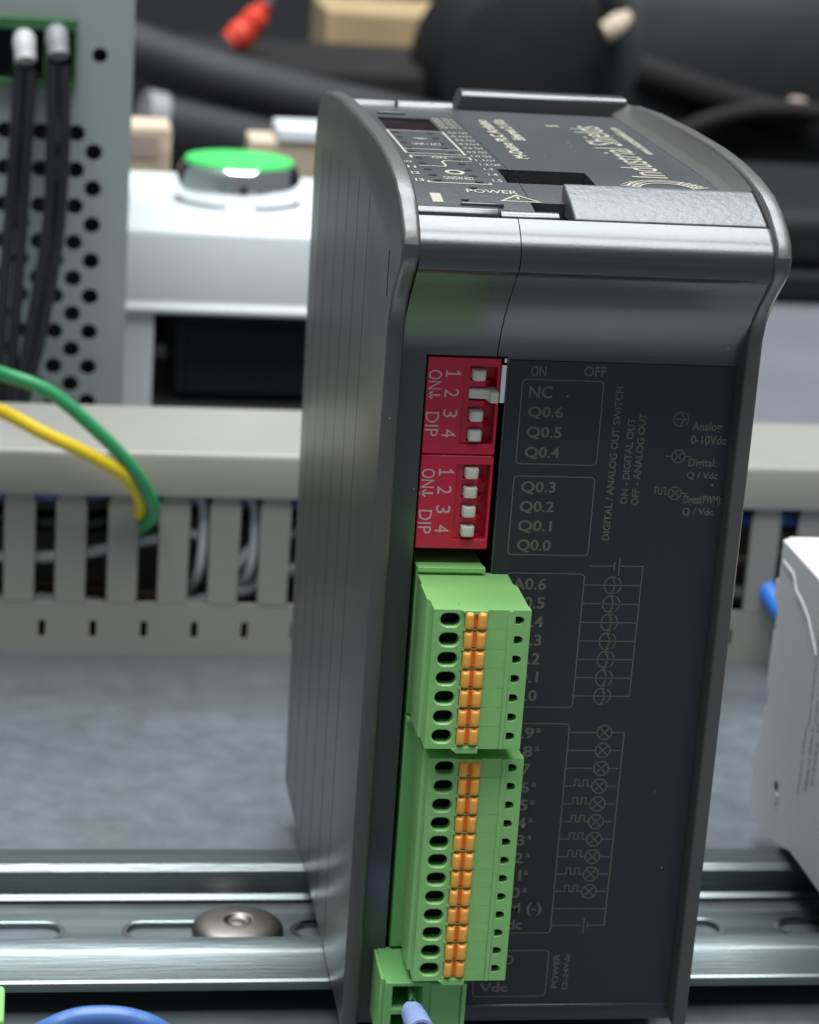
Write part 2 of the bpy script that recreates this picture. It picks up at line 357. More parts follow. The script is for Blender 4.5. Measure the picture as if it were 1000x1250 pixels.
# ---- print on the film
for s, x0, z0, x1, z1 in (('ON', -17.8, 37.5, -15.1, 39.3), ('OFF', -8.5, 37.7, -4.6, 39.5), ('NC', -17.8, 33.6, -13.7, 35.8), ('Q0.6', -17.7, 29.9, -11.5, 32.2), ('Q0.5', -17.7, 26.3, -11.5, 28.6), ('Q0.4', -17.7, 22.7, -11.6, 25.0),
                          ('Q0.3', -17.8, 16.4, -11.7, 18.8), ('Q0.2', -17.8, 12.9, -11.7, 15.2), ('Q0.1', -17.8, 9.35, -11.8, 11.7), ('Q0.0', -17.7, 5.8, -11.7, 8.2),
                          ('COM (-)', -18.5, -64.4, -7.4, -61.8), ('24Vdc', -18.2, -67.2, -10.8, -65.1), ('GND', -17.8, -74.4, -11.7, -72.4), ('Vdc', -17.7, -80.0, -12.5, -78.2),
                          ('Analog:', 11.5, 28.2, 17.0, 30.2), ('0-10Vdc', 11.5, 26.2, 17.8, 27.8), ('Digital:', 11.5, 21.7, 16.5, 23.6), ('Q / Vdc', 11.4, 19.7, 17.0, 21.2), ('Digital(PWM):', 11.3, 14.9, 18.2, 16.9), ('Q / Vdc', 11.3, 13.0, 16.9, 14.6)):
    ftext(s, x0, z0, x1, z1, plc)
for i in range(7): ftext('A0.%d' % (6-i), -17.9, -3.5*i-1.1, -11.85, -3.5*i+1.1, plc)
zl0 = -28.0
for i in range(10):
    zc = zl0-3.5*i-0.25; ftext('A1.%d' % (9-i), -18.6, zc-1.1, -11.7, zc+1.1, plc)
    if i != 2: ftext('a', -11.3, zc+0.1, -10.5, zc+1.0, plc)
for s, xr, z0, ln, h in (('DIGITAL / ANALOG OUT SWITCH', -1.35, 8.3, 27.8, 1.3), ('ON - DIGITAL OUT', 1.25, 15.0, 15.6, 1.3), ('OFF - ANALOG OUT', 3.2, 14.8, 16.7, 1.3), ('POWER', -3.1, -79.3, 7.0, 1.15), ('12-24Vdc', -1.2, -79.6, 7.4, 1.0)):
    text(s, 'lettering', PRINT, plc, (xr, -0.22, z0), (0, 0, 1), (-1, 0, 0), ln, h, fat=0.018)
bm = bmesh.new(); LW = 0.2
for a in ((-19.1, -4.9, 21.9, 36.9), (-19.2, -4.9, 5.4, 19.7), (-19.0, -5.15, -23.2, 2.0), (-19.0, -5.35, -67.9, -26.4), (-19.0, -5.25, -80.9, -71.5)):
    bm = bmesh.new(); ribbon(bm, rrect(*a, 0.7), LW, FACE, closed=True); fin(bm, 'printed_frame', PRINT, plc, recalc=False)
def arc(cx, cz, r, a0, a1, n=14, rx=None): return [(cx+(rx or r)*math.cos(math.radians(a0+(a1-a0)*k/n)), cz+r*math.sin(math.radians(a0+(a1-a0)*k/n))) for k in range(n+1)]
for i in range(7):
    z = -3.5*i; bm = bmesh.new()
    ribbon(bm, [(-5.1, z), (5.15, z)], LW*0.9, FACE)
    ribbon(bm, arc(-0.1, z, 1.55, 62, 298, 16, 1.3), LW, FACE); ribbon(bm, arc(-0.6, z, 1.55, -62, 62, 10, 1.05), LW, FACE)
    ribbon(bm, arc(0.25, z, 1.55, -58, 62, 10, 1.35), LW, FACE); fin(bm, 'printed_symbol', PRINT, plc, recalc=False)
bm = bmesh.new()
ribbon(bm, [(-4.3, 3.55), (-0.05, 3.55)], LW*0.9, FACE); ribbon(bm, [(0.1, 4.35), (0.1, 2.75)], LW, FACE); ribbon(bm, [(0.95, 5.1), (0.95, 1.8)], LW, FACE)
ribbon(bm, [(1.2, 3.6), (5.2, 3.6), (5.1, -21.0)], LW*0.9, FACE); fin(bm, 'printed_circuit', PRINT, plc, recalc=False)
def lamp_symbol(cx, cz, r):
    ribbon(bm, circle_pts(cx, cz, r, 22), LW, FACE, closed=True); k = r*0.707
    ribbon(bm, [(cx-k, cz-k), (cx+k, cz+k)], LW, FACE); ribbon(bm, [(cx-k, cz+k), (cx+k, cz-k)], LW, FACE)
def pwm(x0, x1, z, h=1.25):
    d = (x1-x0)/4
    return [(x0, z), (x0, z+h), (x0+d, z+h), (x0+d, z), (x0+2*d, z), (x0+2*d, z+h), (x0+3*d, z+h), (x0+3*d, z), (x1, z)]
for i in range(10):
    z = zl0-3.5*i; bm = bmesh.new(); lamp_symbol(1.2, z, 1.38)
    ribbon(bm, [(2.62, z), (4.45 if i else 4.85, z)], LW*0.9, FACE)
    if i < 3: ribbon(bm, [(-5.3, z), (-0.3, z)], LW*0.9, FACE)
    else: ribbon(bm, [(-5.3, z)]+pwm(-3.4, -0.25, z), LW*0.9, FACE)
    fin(bm, 'printed_symbol', PRINT, plc, recalc=False)
bm = bmesh.new()
ribbon(bm, [(4.85, zl0), (4.7, -66.4), (1.6, -66.4)], LW*0.9, FACE); ribbon(bm, [(-5.3, -63.0), (4.6, -63.0)], LW*0.9, FACE)
ribbon(bm, [(-5.3, -66.4), (0.3, -66.4)], LW*0.9, FACE); ribbon(bm, [(0.8, -65.0), (0.8, -68.0)], LW, FACE); ribbon(bm, [(1.55, -65.7), (1.55, -67.1)], LW, FACE)
fin(bm, 'printed_circuit', PRINT, plc, recalc=False); bm = bmesh.new()
ribbon(bm, [(7.8, 30.6), (11.1, 30.6)], LW*0.9, FACE); ribbon(bm, arc(9.3, 30.6, 1.25, 60, 300, 14), LW, FACE); ribbon(bm, arc(8.7, 30.6, 1.2, -60, 60, 8, 1.1), LW, FACE); ribbon(bm, arc(9.5, 30.6, 1.25, -58, 60, 8), LW, FACE)
fin(bm, 'printed_symbol', PRINT, plc, recalc=False); bm = bmesh.new(); lamp_symbol(9.55, 23.9, 1.15); ribbon(bm, [(7.2, 23.9), (8.4, 23.9)], LW*0.9, FACE); ribbon(bm, [(10.7, 23.9), (11.9, 23.9)], LW*0.9, FACE)
fin(bm, 'printed_symbol', PRINT, plc, recalc=False); bm = bmesh.new(); lamp_symbol(9.6, 17.2, 1.15); ribbon(bm, pwm(6.0, 8.45, 17.0, 1.2), LW*0.9, FACE); ribbon(bm, [(10.8, 17.2), (11.8, 17.2)], LW*0.9, FACE)
fin(bm, 'printed_symbol', PRINT, plc, recalc=False)

# ---- top: left label plate, window, cover with recess, strip, rim and wall
def zl(y): return 69.0-3.0*(max(0.0, 25-y)/32)**2
def top(u, v): return (u, v, zl(v)+0.07)
def topP(p): return (p.x, p.y, zl(p.y)+0.07)
ys = [-5.6, -3, 0, 3, 6, 9, 11.2, 14, 18, 22, 26, 40, 62.8, 78.8, 93.5]
bm = bmesh.new()
grid_solid(bm, [-40.3, -36.0, -25.7, -22.2, -20.25], ys, lambda u, v: not (u > -22.2 and 11.2 < v < 22) and not (-36 < u < -25.7 and 62.8 < v < 78.8), lambda u, v, d: (u, v, zl(v)+d), -3.2, 0)
fin(bm, 'label_panel', TOPF, plc)
obox('display_window', (-36, 62.8, 66), (-25.7, 78.8, 68.7), LEDW, plc)
bm = bmesh.new()
grid_solid(bm, [-20.1, -14.3, -6.5, 15.6], ys[2:], lambda u, v: not (u < -6.5 and 11.2 < v < 22), lambda u, v, d: (u, v, zl(v)+d-0.04), -3.2, 0)
fin(bm, 'cover_recess', TOPF, plc)
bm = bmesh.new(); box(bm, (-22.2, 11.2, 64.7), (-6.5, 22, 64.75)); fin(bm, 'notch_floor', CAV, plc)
# front ridge of the label plate
bm = bmesh.new(); prism_x(bm, [(-6.9, 64.7), (-6.9, 66.1), (-6.2, 66.9), (-5.0, 67.1), (-4.2, 66.7), (-4.2, 64.7)], -40.2, -26.6); fin(bm, 'front_ridge', BLK, plc, bevel=0.2)
bm = bmesh.new(); prism_x(bm, [(-6.6, 64.7), (-6.6, 65.9), (-5.6, 66.5), (-4.4, 66.5), (-4.4, 64.7)], -26.3, -16.3); fin(bm, 'front_ridge', BLK, plc, bevel=0.2)
obox('ridge_tab', (-32.5, -3.4, 66.0), (-25.3, -2.4, 67.35), BLK, plc, bevel=0.15)
# raised pale strip of the cover
bm = bmesh.new(); prism_x(bm, [(-8.0, 65.2), (-8.3, 66.0), (-7.8, 66.5), (-3.0, 68.4), (1.8, 69.9), (2.8, 70.1), (3.3, 69.7), (3.3, 64.7)], -14.3, 18.5); fin(bm, 'cover_strip', STRIP, plc, bevel=0.3)
# back ledge and rim
bm = bmesh.new(); prism_x(bm, [(93.6, 64.7), (93.6, 69.0), (94.6, 70.0), (97, 70.3), (99.6, 69.6), (100.5, 67), (100.5, 64.7)], -40.3, -30.1); fin(bm, 'back_ledge', BLK, plc, bevel=0.3)
bm = bmesh.new(); prism_x(bm, [(93.6, 64.7), (93.6, 69.0), (94.6, 69.9), (97, 70.2), (99.6, 69.5), (100.5, 67), (100.5, 64.7)], -29.9, -18.2); fin(bm, 'back_ledge', BLK, plc, bevel=0.3)
bm = bmesh.new(); prism_x(bm, [(96.6, 64.7), (96.6, 66.0), (97.2, 71.6), (98.2, 72.2), (101.0, 72.3), (103.4, 72.2), (104.6, 71.2), (106, 64.7)], -17.9, 18.6)
for v in bm.verts:
    if v.co.x < -17 and v.co.z > 70: v.co.x += 1.6
fin(bm, 'back_rim', BLK, plc, bevel=0.35)
obox('window_clip', (-35.4, 82.8, 68.4), (-29.8, 84.2, 69.5), BLK, plc, bevel=0.15)
# sloping inner wall on the right
bm = bmesh.new(); rows = []
for y in (3.4, 7, 12, 18, 25, 35, 50, 65, 80, 92, 100):
    zt = 73.0-0.1*max(0, 30-y)*max(0, 30-y)/30-0.0006*max(0, y-52)**2
    rows.append([(15.2, y, zl(y)+0.05), (16.6, y, zl(y)+0.9), (17.0, y, zl(y)+1.2), (18.69, y, zt-0.4), (18.69, y, 64.7), (15.2, y, 64.7)])
R_ = [[bm.verts.new(p) for p in r] for r in rows]
for A, B in zip(R_, R_[1:]):
    for i in range(6): bm.faces.new((A[i], A[(i+1) % 6], B[(i+1) % 6], B[i]))
bm.faces.new(R_[0]); bm.faces.new(R_[-1][::-1]); fin(bm, 'recess_wall', SIDE, plc, smooth=True)
# ---- print on the top
TL = 0.42; bm = bmesh.new()
def trect(x0, x1, y0, y1): ribbon(bm, [(x0, y0), (x1, y0), (x1, y1), (x0, y1)], TL, top, closed=True)
trect(-36.3, -25.6, 35.2, 62.0); ribbon(bm, [(-36.2, 40.2), (-25.7, 40.2)], TL, top)
fin(bm, 'printed_frame', TPRINT, plc, recalc=False); bm = bmesh.new(); trect(-36.0, -25.3, 9.3, 32.6); ribbon(bm, [(-36, 21.9), (-31.4, 21.9), (-31.0, 23.4), (-31.2, 26.4), (-30.6, 28.0), (-25.6, 28.0)], TL, top)
fin(bm, 'printed_frame', TPRINT, plc, recalc=False); bm = bmesh.new(); ribbon(bm, circle_pts(-30.4, 17.2, 1.4, 16, 1.5), 0.7, top, closed=True)
fin(bm, 'printed_ring', TPRINT, plc, recalc=False); bm = bmesh.new()
for k in range(3): ribbon(bm, arc(-31.2, 51.5, 0.6+0.6*k, 40, 140, 6), 0.35, top)
fin(bm, 'printed_wave', TPRINT, plc, recalc=False); bm = bmesh.new()
ribbon(bm, [(-25.0, 0.2), (-22.0, 3.5), (-18.6, 0.2)], 0.45, top, closed=True); ribbon(bm, [(-22.0, 2.7), (-22.0, 1.2)], 0.4, top)
fin(bm, 'warning_triangle', TPRINT, plc, recalc=False); bm = bmesh.new()
ribbon(bm, [(-2.7, 76.4), (-0.1, 76.6)], 1.3, top)
fin(bm, 'printed_dash', TPRINT, plc, recalc=False); bm = bmesh.new()
ribbon(bm, [(-36.6, 2.6), (-35.4, 2.6), (-35.4, -1.4), (-36.6, -1.4)], 0.6, top, closed=True); ribbon(bm, [(-36.0, 2.4), (-36.0, -1.2)], 0.9, top)
fin(bm, 'printed_patch', TPRINT, plc, recalc=False); bm = bmesh.new()
# laurel-like logo rings partly behind the strip
for r in (7.6, 6.6, 5.5): ribbon(bm, arc(6.0, 10.0, r, 20, 160, 22, r*0.95), 0.4, top)
for k in range(5): a = math.radians(25+k*9); ribbon(bm, [(6.0+5.4*math.cos(a), 10+5.4*math.sin(a)), (6.0+8.6*math.cos(a), 10+8.0*math.sin(a))], 0.35, top)
for k in range(4): a = math.radians(160-k*9); ribbon(bm, [(6.0+5.4*math.cos(a), 10+5.4*math.sin(a)), (6.0+8.6*math.cos(a), 10+8.0*math.sin(a))], 0.35, top)
fin(bm, 'printed_emblem', TPRINT, plc, recalc=False)
def ttext(s, o, u, v, wd, h, fat=0.01): return text(s, 'lettering', TPRINT, plc, (*o, 0), (*u, 0), (*v, 0), wd, h, topP, fat)
UP = ((0, 1), (-1, 0)); RT = ((1, 0), (0, 1))
ttext('Industrial Shields', (8.2, 19.6), *UP, 58.5, 6.6, 0.0)
ttext('www.industrialshields.com', (12.0, 45.5), *UP, 32.5, 2.0, 0.02)
ttext('M-Duino PLC Arduino', (-14.0, 34.2), *UP, 46.0, 2.5, 0.03)
ttext('Ethernet 21 I/Os', (-10.4, 56.0), *UP, 25.5, 2.4, 0.03)
ttext('POWER', (-30.3, 4.0), *RT, 8.8, 2.0); ttext('LINK / ACT', (-33.6, 45.0), *RT, 5.4, 2.4); ttext('ON', (-32.3, 30.2), *RT, 2.6, 2.0)
ttext('ON/SW-RST', (-33.0, 11.6), *RT, 5.3, 2.2)
for i in range(12):
    y = 60.6-i*4.5; ttext('%d.%d' % (i//6, i % 6), (-24.6, y), *RT, 1.6, 1.9); ttext('Q%d' % (i % 9), (-22.6, y), *RT, 1.7, 1.9) if (y > 24 or y < 10) else None
for i in range(5): ttext('RX TX L', (-25.0, 78.0-i*2.8), *RT, 4.2, 1.7)
for i in range(4): ttext('I%d' % i, (-38.2, 24.6-i*5.0), *RT, 1.5, 1.9)
proto = None
for (x, y) in [(-35.0, 59.4), (-35.0, 53.7), (-35.0, 47.6), (-34.9, 41.9), (-35.0, 37.2), (-28.2, 59.6), (-28.1, 53.8), (-28.1, 47.7), (-28.2, 42.4), (-27.7, 37.4), (-34.9, 30.1), (-35.0, 24.5), (-34.8, 19), (-34.6, 14.6), (-34.3, 10.9), (-27.9, 30.4), (-27.9, 25.2), (-27.6, 19.6), (-27.6, 14.8), (-27.1, 10.9), (-31.3, 0.2), (-28.8, 7.0)]:
    if proto is None:
        bm = bmesh.new(); vs = [bm.verts.new((p[0], p[1], 0)) for p in circle_pts(0, 0, 0.75, 12, 0.8)]; bm.faces.new(vs)
        proto = fin(bm, 'indicator_shade', CAV, plc); q = proto  # flat dark disc; the recess's inner shade is put into its colour
    else: q = proto.copy(); col.objects.link(q); q.parent = plc
    q.location = (x*S, y*S, (zl(y)+0.05)*S)

# ---- DIP switches set into the front opening
def dip(z0, z1, wz0, wz1, zs, moved, zt):
    bm = bmesh.new()
    grid_solid(bm, [-35.5, -29.1, -23.3, -22.8], [z0, wz0, wz1, z1], lambda u, v: not (-29.1 < u < -23.3 and wz0 < v < wz1), lambda u, v, d: (u, d, v), 0.5, 3.4)
    d = fin(bm, 'dip_switch', RED, plc, bevel=0.12, seg=1)
    bm = bmesh.new(); box(bm, (-35.4, 3.3, z0+0.1), (-22.9, 9, z1-0.1))
    fin(bm, 'backing', RED, d)
    bm = bmesh.new()
    prism_z(bm, [(-29.0, 3.35), (-29.0, 1.1), (-27.9, 1.1), (-27.9, 3.35)], wz0+0.05, wz1-0.05)
    for i in range(len(zs)+1):
        zz = zs[0]+1.75 if i == 0 else zs[i-1]-1.78
        prism_z(bm, [(-28.0, 3.35), (-28.0, 1.1), (-25.2, 1.2), (-23.6, 2.9), (-23.6, 3.35)], max(wz0+0.1, zz-0.55), min(wz1-0.1, zz+0.55))
    fin(bm, 'rib', RED, d)
    for i, zc in enumerate(zs):
        bm = bmesh.new()
        if i == moved:
            prism_z(bm, [(-28.0, 3.2), (-28.0, 0.7), (-25.4, 0.5), (-23.2, 0.1), (-22.9, 0.6), (-22.9, 3.2)], zc-0.75, zc+1.0)
            prism_z(bm, [(-25.2, 3.2), (-24.4, -0.3), (-22.95, -0.3), (-22.95, 3.2)], zc-1.25, zc+0.9)
        else:
            prism_z(bm, [(-27.8, 3.2), (-27.7, -0.1), (-27.3, -0.4), (-25.8, -0.4), (-25.35, 0.1), (-25.4, 3.2)], zc-0.95, zc+0.9)
        fin(bm, 'slider', WHITE, d, bevel=0.3, seg=3)
    for k in range(1, 4): text(str(k+1), 'lettering', DIPW, d, (-32.3, 0.44, zs[k]+0.95), (0, 0, -1), (1, 0, 0), 1.45 if k else None, 2.5 if k else 2.4)
    bm = bmesh.new(); f1 = lambda u, v: (-32.3+v, 0.44, zs[0]-u)
    ribbon(bm, [(-0.5, 1.95), (0.0, 2.45), (0.0, 0.0)], 0.36, f1); ribbon(bm, [(-0.6, 0.16), (0.6, 0.16)], 0.33, lambda u, v: (-32.3+v, 0.43, zs[0]-u)); fin(bm, 'lettering', DIPW, d, recalc=False)
    text('ON', 'lettering', DIPW, d, (-35.25, 0.44, zt), (0, 0, -1), (1, 0, 0), 3.4, 2.35)
    text('DIP', 'lettering', DIPW, d, (-35.25, 0.44, zt-7.4), (0, 0, -1), (1, 0, 0), 4.3, 2.3)
    bm = bmesh.new(); f = lambda u, v: (u, 0.44, v); za = zt-4.4
    ribbon(bm, [(-35.2, za), (-33.0, za)], 0.3, f); ribbon(bm, [(-34.3, za+0.6), (-35.2, za), (-34.3, za-0.6)], 0.3, f); fin(bm, 'arrow_mark', DIPW, d, recalc=False)
dip(23.1, 40.2, 24.9, 38.7, [37.3, 33.7, 30.1, 26.6], 1, 37.9)
dip(6.0, 22.85, 7.7, 21.3, [19.85, 16.4, 12.9, 9.4], -1, 20.4)
bm = bmesh.new(); prism_z(bm, [(-22.85, -0.3), (-22.85, 2.5), (-22.3, 2.5), (-21.95, -0.3)], 32.6, 39.3); prism_z(bm, [(-22.5, -0.35), (-22.5, 1), (-22.0, 1), (-22.0, -0.35)], 39.7, 40.5); fin(bm, 'edge_glint', CHROME, plc, bevel=0.12)  # added shiny sliver, shaped as the glint along the opening's edge

# ---- fixed sockets behind the plugs
def socket(z0, z1, name):
    bm = bmesh.new(); box(bm, (-35.1, -0.5, z0), (-23.3, 10.4, z1)); o = fin(bm, name, DGREEN, plc, bevel=0.2)
    obox('socket_lip', (-35.0, -1.4, z1-0.9), (-23.1, 0.0, z1+0.05), GREEN, o, bevel=0.15)
socket(-24.6, 3.1, 'socket'); socket(-70.4, -25.0, 'socket')

# ------------------------------------------------------------------ pluggable terminal blocks
def terminal_plug(name, label, dx, yf, zc, group):
    """dx shifts it sideways, yf = front, zc = list of pole centres (top first)"""
    t = thing(name, label, 'terminal plug', group=group)
    n = len(zc); ztop = zc[0]+1.75; zbot = zc[-1]-2.3
    X = lambda v: v+dx
    # body behind the face, with stepped left flank
    bm = bmesh.new()
    prism_z(bm, [(X(-34.9), 0.4), (X(-34.9), yf*0.30), (X(-35.15), yf*0.33), (X(-35.15), yf*0.72), (X(-34.7), yf*0.76), (X(-34.75), yf+1.7), (X(-34.1), yf+0.4), (X(-18.3), yf+0.4), (X(-18.3), yf*0.34), (X(-18.9), yf*0.28), (X(-18.9), 0.4)], zbot, ztop-0.06)
    c = bmesh.new()
    for z in zc: box(c, (X(-33.75), yf-2, z-1.35), (X(-30.05), yf+7, z+1.35))
    for z in zc: box(c, (X(-20.95), yf-2, z-0.8), (X(-19.2), yf+5, z+0.8))
    box(c, (X(-29.45), yf-2, zbot+0.75), (X(-25.75), yf+4.0, ztop-0.75))
    body = fin(bm, 'body', GREEN, t); boolean_cut(body, c)
    F = lambda u, v, d: (u, d, v)
    bm = bmesh.new()
    zc2 = list(zc)
    for i, z in enumerate(zc):
        a = ztop if i == 0 else (zc[i-1]+z)/2; b = zbot if i == n-1 else (z+zc[i+1])/2
        hole_cell(bm, (X(-34.75), X(-29.5), b, a), stadium(X(-31.9), z-0.05, 3.4, 2.35, 7, 0.95), F, yf, yf+1.6, back=False, chamfer=0.24)
        D = [(X(-20.85), z-0.72), (X(-20.1), z-0.76), (X(-19.5), z-0.5), (X(-19.27), z), (X(-19.5), z+0.5), (X(-20.1), z+0.76), (X(-20.85), z+0.72)]
        hole_cell(bm, (X(-21.3), X(-18.2), b, a), D, F, yf, yf+1.4, back=False)
    # side returns of the face slab
    for (u, w_) in ((X(-34.75), 1), (X(-18.2), 1)):
        vs = [bm.verts.new(p) for p in ((u, yf, zbot), (u, yf, ztop), (u, yf+2.2, ztop), (u, yf+2.2, zbot))]; bm.faces.new(vs)
    for zz in (ztop, zbot):
        for ua, ub in ((-34.75, -29.5), (-25.6, -18.2)):
            zz_ = zz+(0.02 if zz == ztop else -0.02); vs = [bm.verts.new(p) for p in ((X(ua), yf, zz_), (X(ub), yf, zz_), (X(ub), yf+2.2, zz_), (X(ua), yf+2.2, zz_))]; bm.faces.new(vs)
    fin(bm, 'face_plate', GREEN, t)
    # plain panels between buttons and ridge, one per pole
    proto = None
    for i, z in enumerate(zc):
        a = ztop if i == 0 else (zc[i-1]+z)/2; b = zbot if i == n-1 else (z+zc[i+1])/2+0.02
        obox('pole_panel', (X(-25.65), yf+0.02, b), (X(-21.95), yf+1.5, a), GREEN, t, bevel=0.035, seg=1)
    obox('ridge', (X(-22.0), yf-0.22, zbot), (X(-21.25), yf+1.2, ztop), GREEN, t, bevel=0.12)
    # end tabs over and under the buttons
    for zz, sg in ((ztop, 1), (zbot, -1)):
        bm = bmesh.new()
        P = [(X(-30.2), zz-0.0*sg), (X(-29.3), zz-0.75*sg), (X(-25.6), zz-0.75*sg), (X(-25.6), zz+0.0*sg)] if sg > 0 else [(X(-30.2), zz), (X(-29.3), zz-0.75), (X(-25.6), zz-0.75), (X(-25.6), zz+0.45), (X(-29.3), zz+0.45)]
        A = [bm.verts.new((p[0], yf-0.35, p[1])) for p in P]; B = [bm.verts.new((p[0], yf+4, p[1])) for p in P]; m_ = len(P)
        bm.faces.new(A); bm.faces.new(B[::-1])
        for k in range(m_): bm.faces.new((A[k], B[k], B[(k+1) % m_], A[(k+1) % m_]))
        fin(bm, 'end_tab', GREEN, t, bevel=0.12)
    # fins between buttons
    for i in range(n):
        bm = bmesh.new()
        zz = zc[i]-1.75
        prism_z(bm, [(X(-29.9), yf-0.02), (X(-29.3), yf-0.35), (X(-28.9), yf+0.4), (X(-28.9), yf+3), (X(-29.9), yf+3)], zz-0.16, zz+0.34)
        box(bm, (X(-29.3), yf+0.25, zz-0.2), (X(-25.65), yf+3.5, zz+0.16))
        fin(bm, 'button_fin', GREEN, t)
    # shallow near-black cavity floors, the holes' depth shade put into the colour
    for z in zc:
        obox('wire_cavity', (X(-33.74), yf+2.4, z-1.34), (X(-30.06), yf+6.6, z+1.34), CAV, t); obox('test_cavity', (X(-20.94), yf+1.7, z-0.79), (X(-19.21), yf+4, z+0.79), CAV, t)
    # orange release buttons: two rounded lobes with a groove
    pb = None
    def lobe(bm, xa, xb, h0):
        nz, nx = 8, 6
        g = {}
        for i in range(nx+1):
            for j in range(nz+1):
                u = i/nx*2-1; v = j/nz*2-1
                d = h0*(1-abs(u)**3*0.65)*(1-abs(v)**7*0.6)
                g[i, j] = bm.verts.new((xa+(xb-xa)*i/nx, -d, -1.5+3.0*j/nz))
        for i in range(nx):
            for j in range(nz): bm.faces.new((g[i, j], g[i+1, j], g[i+1, j+1], g[i, j+1]))
        rim = [g[i, 0] for i in range(nx+1)]+[g[nx, j] for j in range(1, nz+1)]+[g[i, nz] for i in range(nx-1, -1, -1)]+[g[0, j] for j in range(nz-1, 0, -1)]
        low = [bm.verts.new((v.co.x, 3.0, v.co.z)) for v in rim]
        for k in range(len(rim)): bm.faces.new((rim[k], rim[(k+1) % len(rim)], low[(k+1) % len(rim)], low[k]))
    for z in zc:
        if pb is None:
            bm = bmesh.new(); lobe(bm, -1.85, -0.38, 0.9); lobe(bm, 0.28, 1.85, 0.9)
            pb = fin(bm, 'push_button', ORANGE, t, smooth=True)
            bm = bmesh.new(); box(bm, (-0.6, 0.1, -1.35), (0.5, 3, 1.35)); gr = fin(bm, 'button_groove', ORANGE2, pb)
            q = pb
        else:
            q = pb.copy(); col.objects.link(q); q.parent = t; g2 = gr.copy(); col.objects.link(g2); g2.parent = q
        q.location = (X(-27.55)*S, (yf+random.uniform(-0.08, 0.14))*S, (z+random.uniform(-0.05, 0.05))*S)
    return t
terminal_plug('terminal_plug', 'upper green terminal plug with seven orange buttons, just below the red switches', 0.0, -19.0, [-3.5*i for i in range(7)], 'green spring terminal plugs in the controller')
terminal_plug('terminal_plug', 'lower and longer green terminal plug with twelve orange buttons', 1.5, -16.3, [zl0-3.5*i for i in range(12)], 'green spring terminal plugs in the controller')

# power plug, bottom of the frame
pp = thing('power_plug', 'short green power plug with square openings at the bottom, a blue ferrule pushed in', 'terminal plug')
F = lambda u, v, d: (u, d, v)
bm = bmesh.new(); grid_solid(bm, [-37.4, -36.1, -30.7, -29.9, -22.9], [-83.4, -81.5, -77.3, -76.2, -71.7, -70.9], lambda u, v: not (-36.1 < u < -30.7 and (-81.5 < v < -77.3 or -76.2 < v < -71.7)), F, -13.0, 0.5)
fin(bm, 'body', DGREEN, pp, bevel=0.18)
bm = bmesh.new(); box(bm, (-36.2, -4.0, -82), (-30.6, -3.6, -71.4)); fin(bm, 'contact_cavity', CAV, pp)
obox('top_flange', (-38.0, -11.0, -83.6), (-37.35, 1.0, -71.1), GREEN, pp, bevel=0.15)
obox('cover_panel', (-29.2, -13.35, -83.4), (-23.9, -12.8, -70.95), DGREEN, pp, bevel=0.12)
obox('ridge', (-23.6, -13.5, -83.4), (-22.85, -12.5, -70.95), GREEN, pp, bevel=0.12)
for z0, z1 in ((-76.2, -71.7), (-81.5, -77.3)):
    bm = bmesh.new(); vs = []
    prism = [(-30.7, -12.9), (-30.7, -5), (-32.6, -5)]
    prism_z(bm, prism, z0+0.02, z1-0.02); fin(bm, 'guide_wedge', DGREEN, pp)
fw = thing('ferrule_wire', 'black wire with pale blue ferrule pushed into the bottom green plug', 'wire')
otube('pin', [(-32.5, -8.0, -73.6), (-32.7, -11.2, -73.4), (-33.1, -17.0, -73.6)], 0.95, CHROME, fw, n=16, smoothn=4)
bm = bmesh.new(); tube(bm, [(-33.1, -15.4, -74.6), (-33.1, -16.8, -74.4), (-33.1, -19.0, -74.0), (-33.1, -22.5, -73.3), (-33.2, -28.5, -72.0)], [1.25, 1.7, 2.05, 2.25, 2.3], n=24, smoothn=6); fin(bm, 'collar', FERR, fw, smooth=True)
otube('insulation', [(-33.2, -27, -72.3), (-33.3, -31, -71.4), (-33.6, -40, -71.0), (-33, -70, -76), (-30, -110, -92)], 1.7, BLACKW, fw, n=18)

# ------------------------------------------------------------------ cable duct
duct = thing('cable_duct', 'long grey slotted wiring duct with its cover on, across the back of the plate', 'cable duct')
x0d, px_ = -100.3, 13.27
sl = [x0d+px_*k for k in range(-20, 36)]
us = [-360.0]+[v for c in sl for v in (c+2.2-0.9, c+2.2+0.9)]+[440.0]
bm = bmesh.new(); cs = [c+2.2 for c in sl]
grid_solid(bm, us, [-94, -89.4, -84.6, -79.6], lambda u, v: not (-89.4 < v < -84.6 and any(abs(u-c) < 0.6 for c in cs)), F, 208, 209.6); fin(bm, 'front_strip', DUCT, duct)
pf = None
for c in sl:
    if not (-140 < c < 200): continue
    if pf is None:
        bm = bmesh.new(); box(bm, (5.3, 208, -79.6), (13.27, 209.6, -51.5)); box(bm, (5.7, 207.6, -51.6), (12.9, 209.6, -46)); pf = fin(bm, 'finger', DUCT, duct, bevel=0.25); q = pf
    else: q = pf.copy(); col.objects.link(q); q.parent = duct
    q.location.x = c*S; q.rotation_euler.z = random.uniform(-0.004, 0.004)*0.2; q.location.y = random.uniform(-0.25, 0.1)*S
obox('back_wall', (-360, 250, -94), (440, 252, -40), DUCT, duct)
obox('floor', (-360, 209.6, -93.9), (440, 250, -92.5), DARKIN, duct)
bm = bmesh.new(); prism_x(bm, [(206.6, -50.0), (206.6, -39.4), (207.6, -37.9), (252.4, -37.9), (253.4, -39.4), (253.4, -50), (252, -50), (252, -39.6), (208, -39.6), (208, -50)], -360, 440); fin(bm, 'cover', DUCT, duct, bevel=0.6)
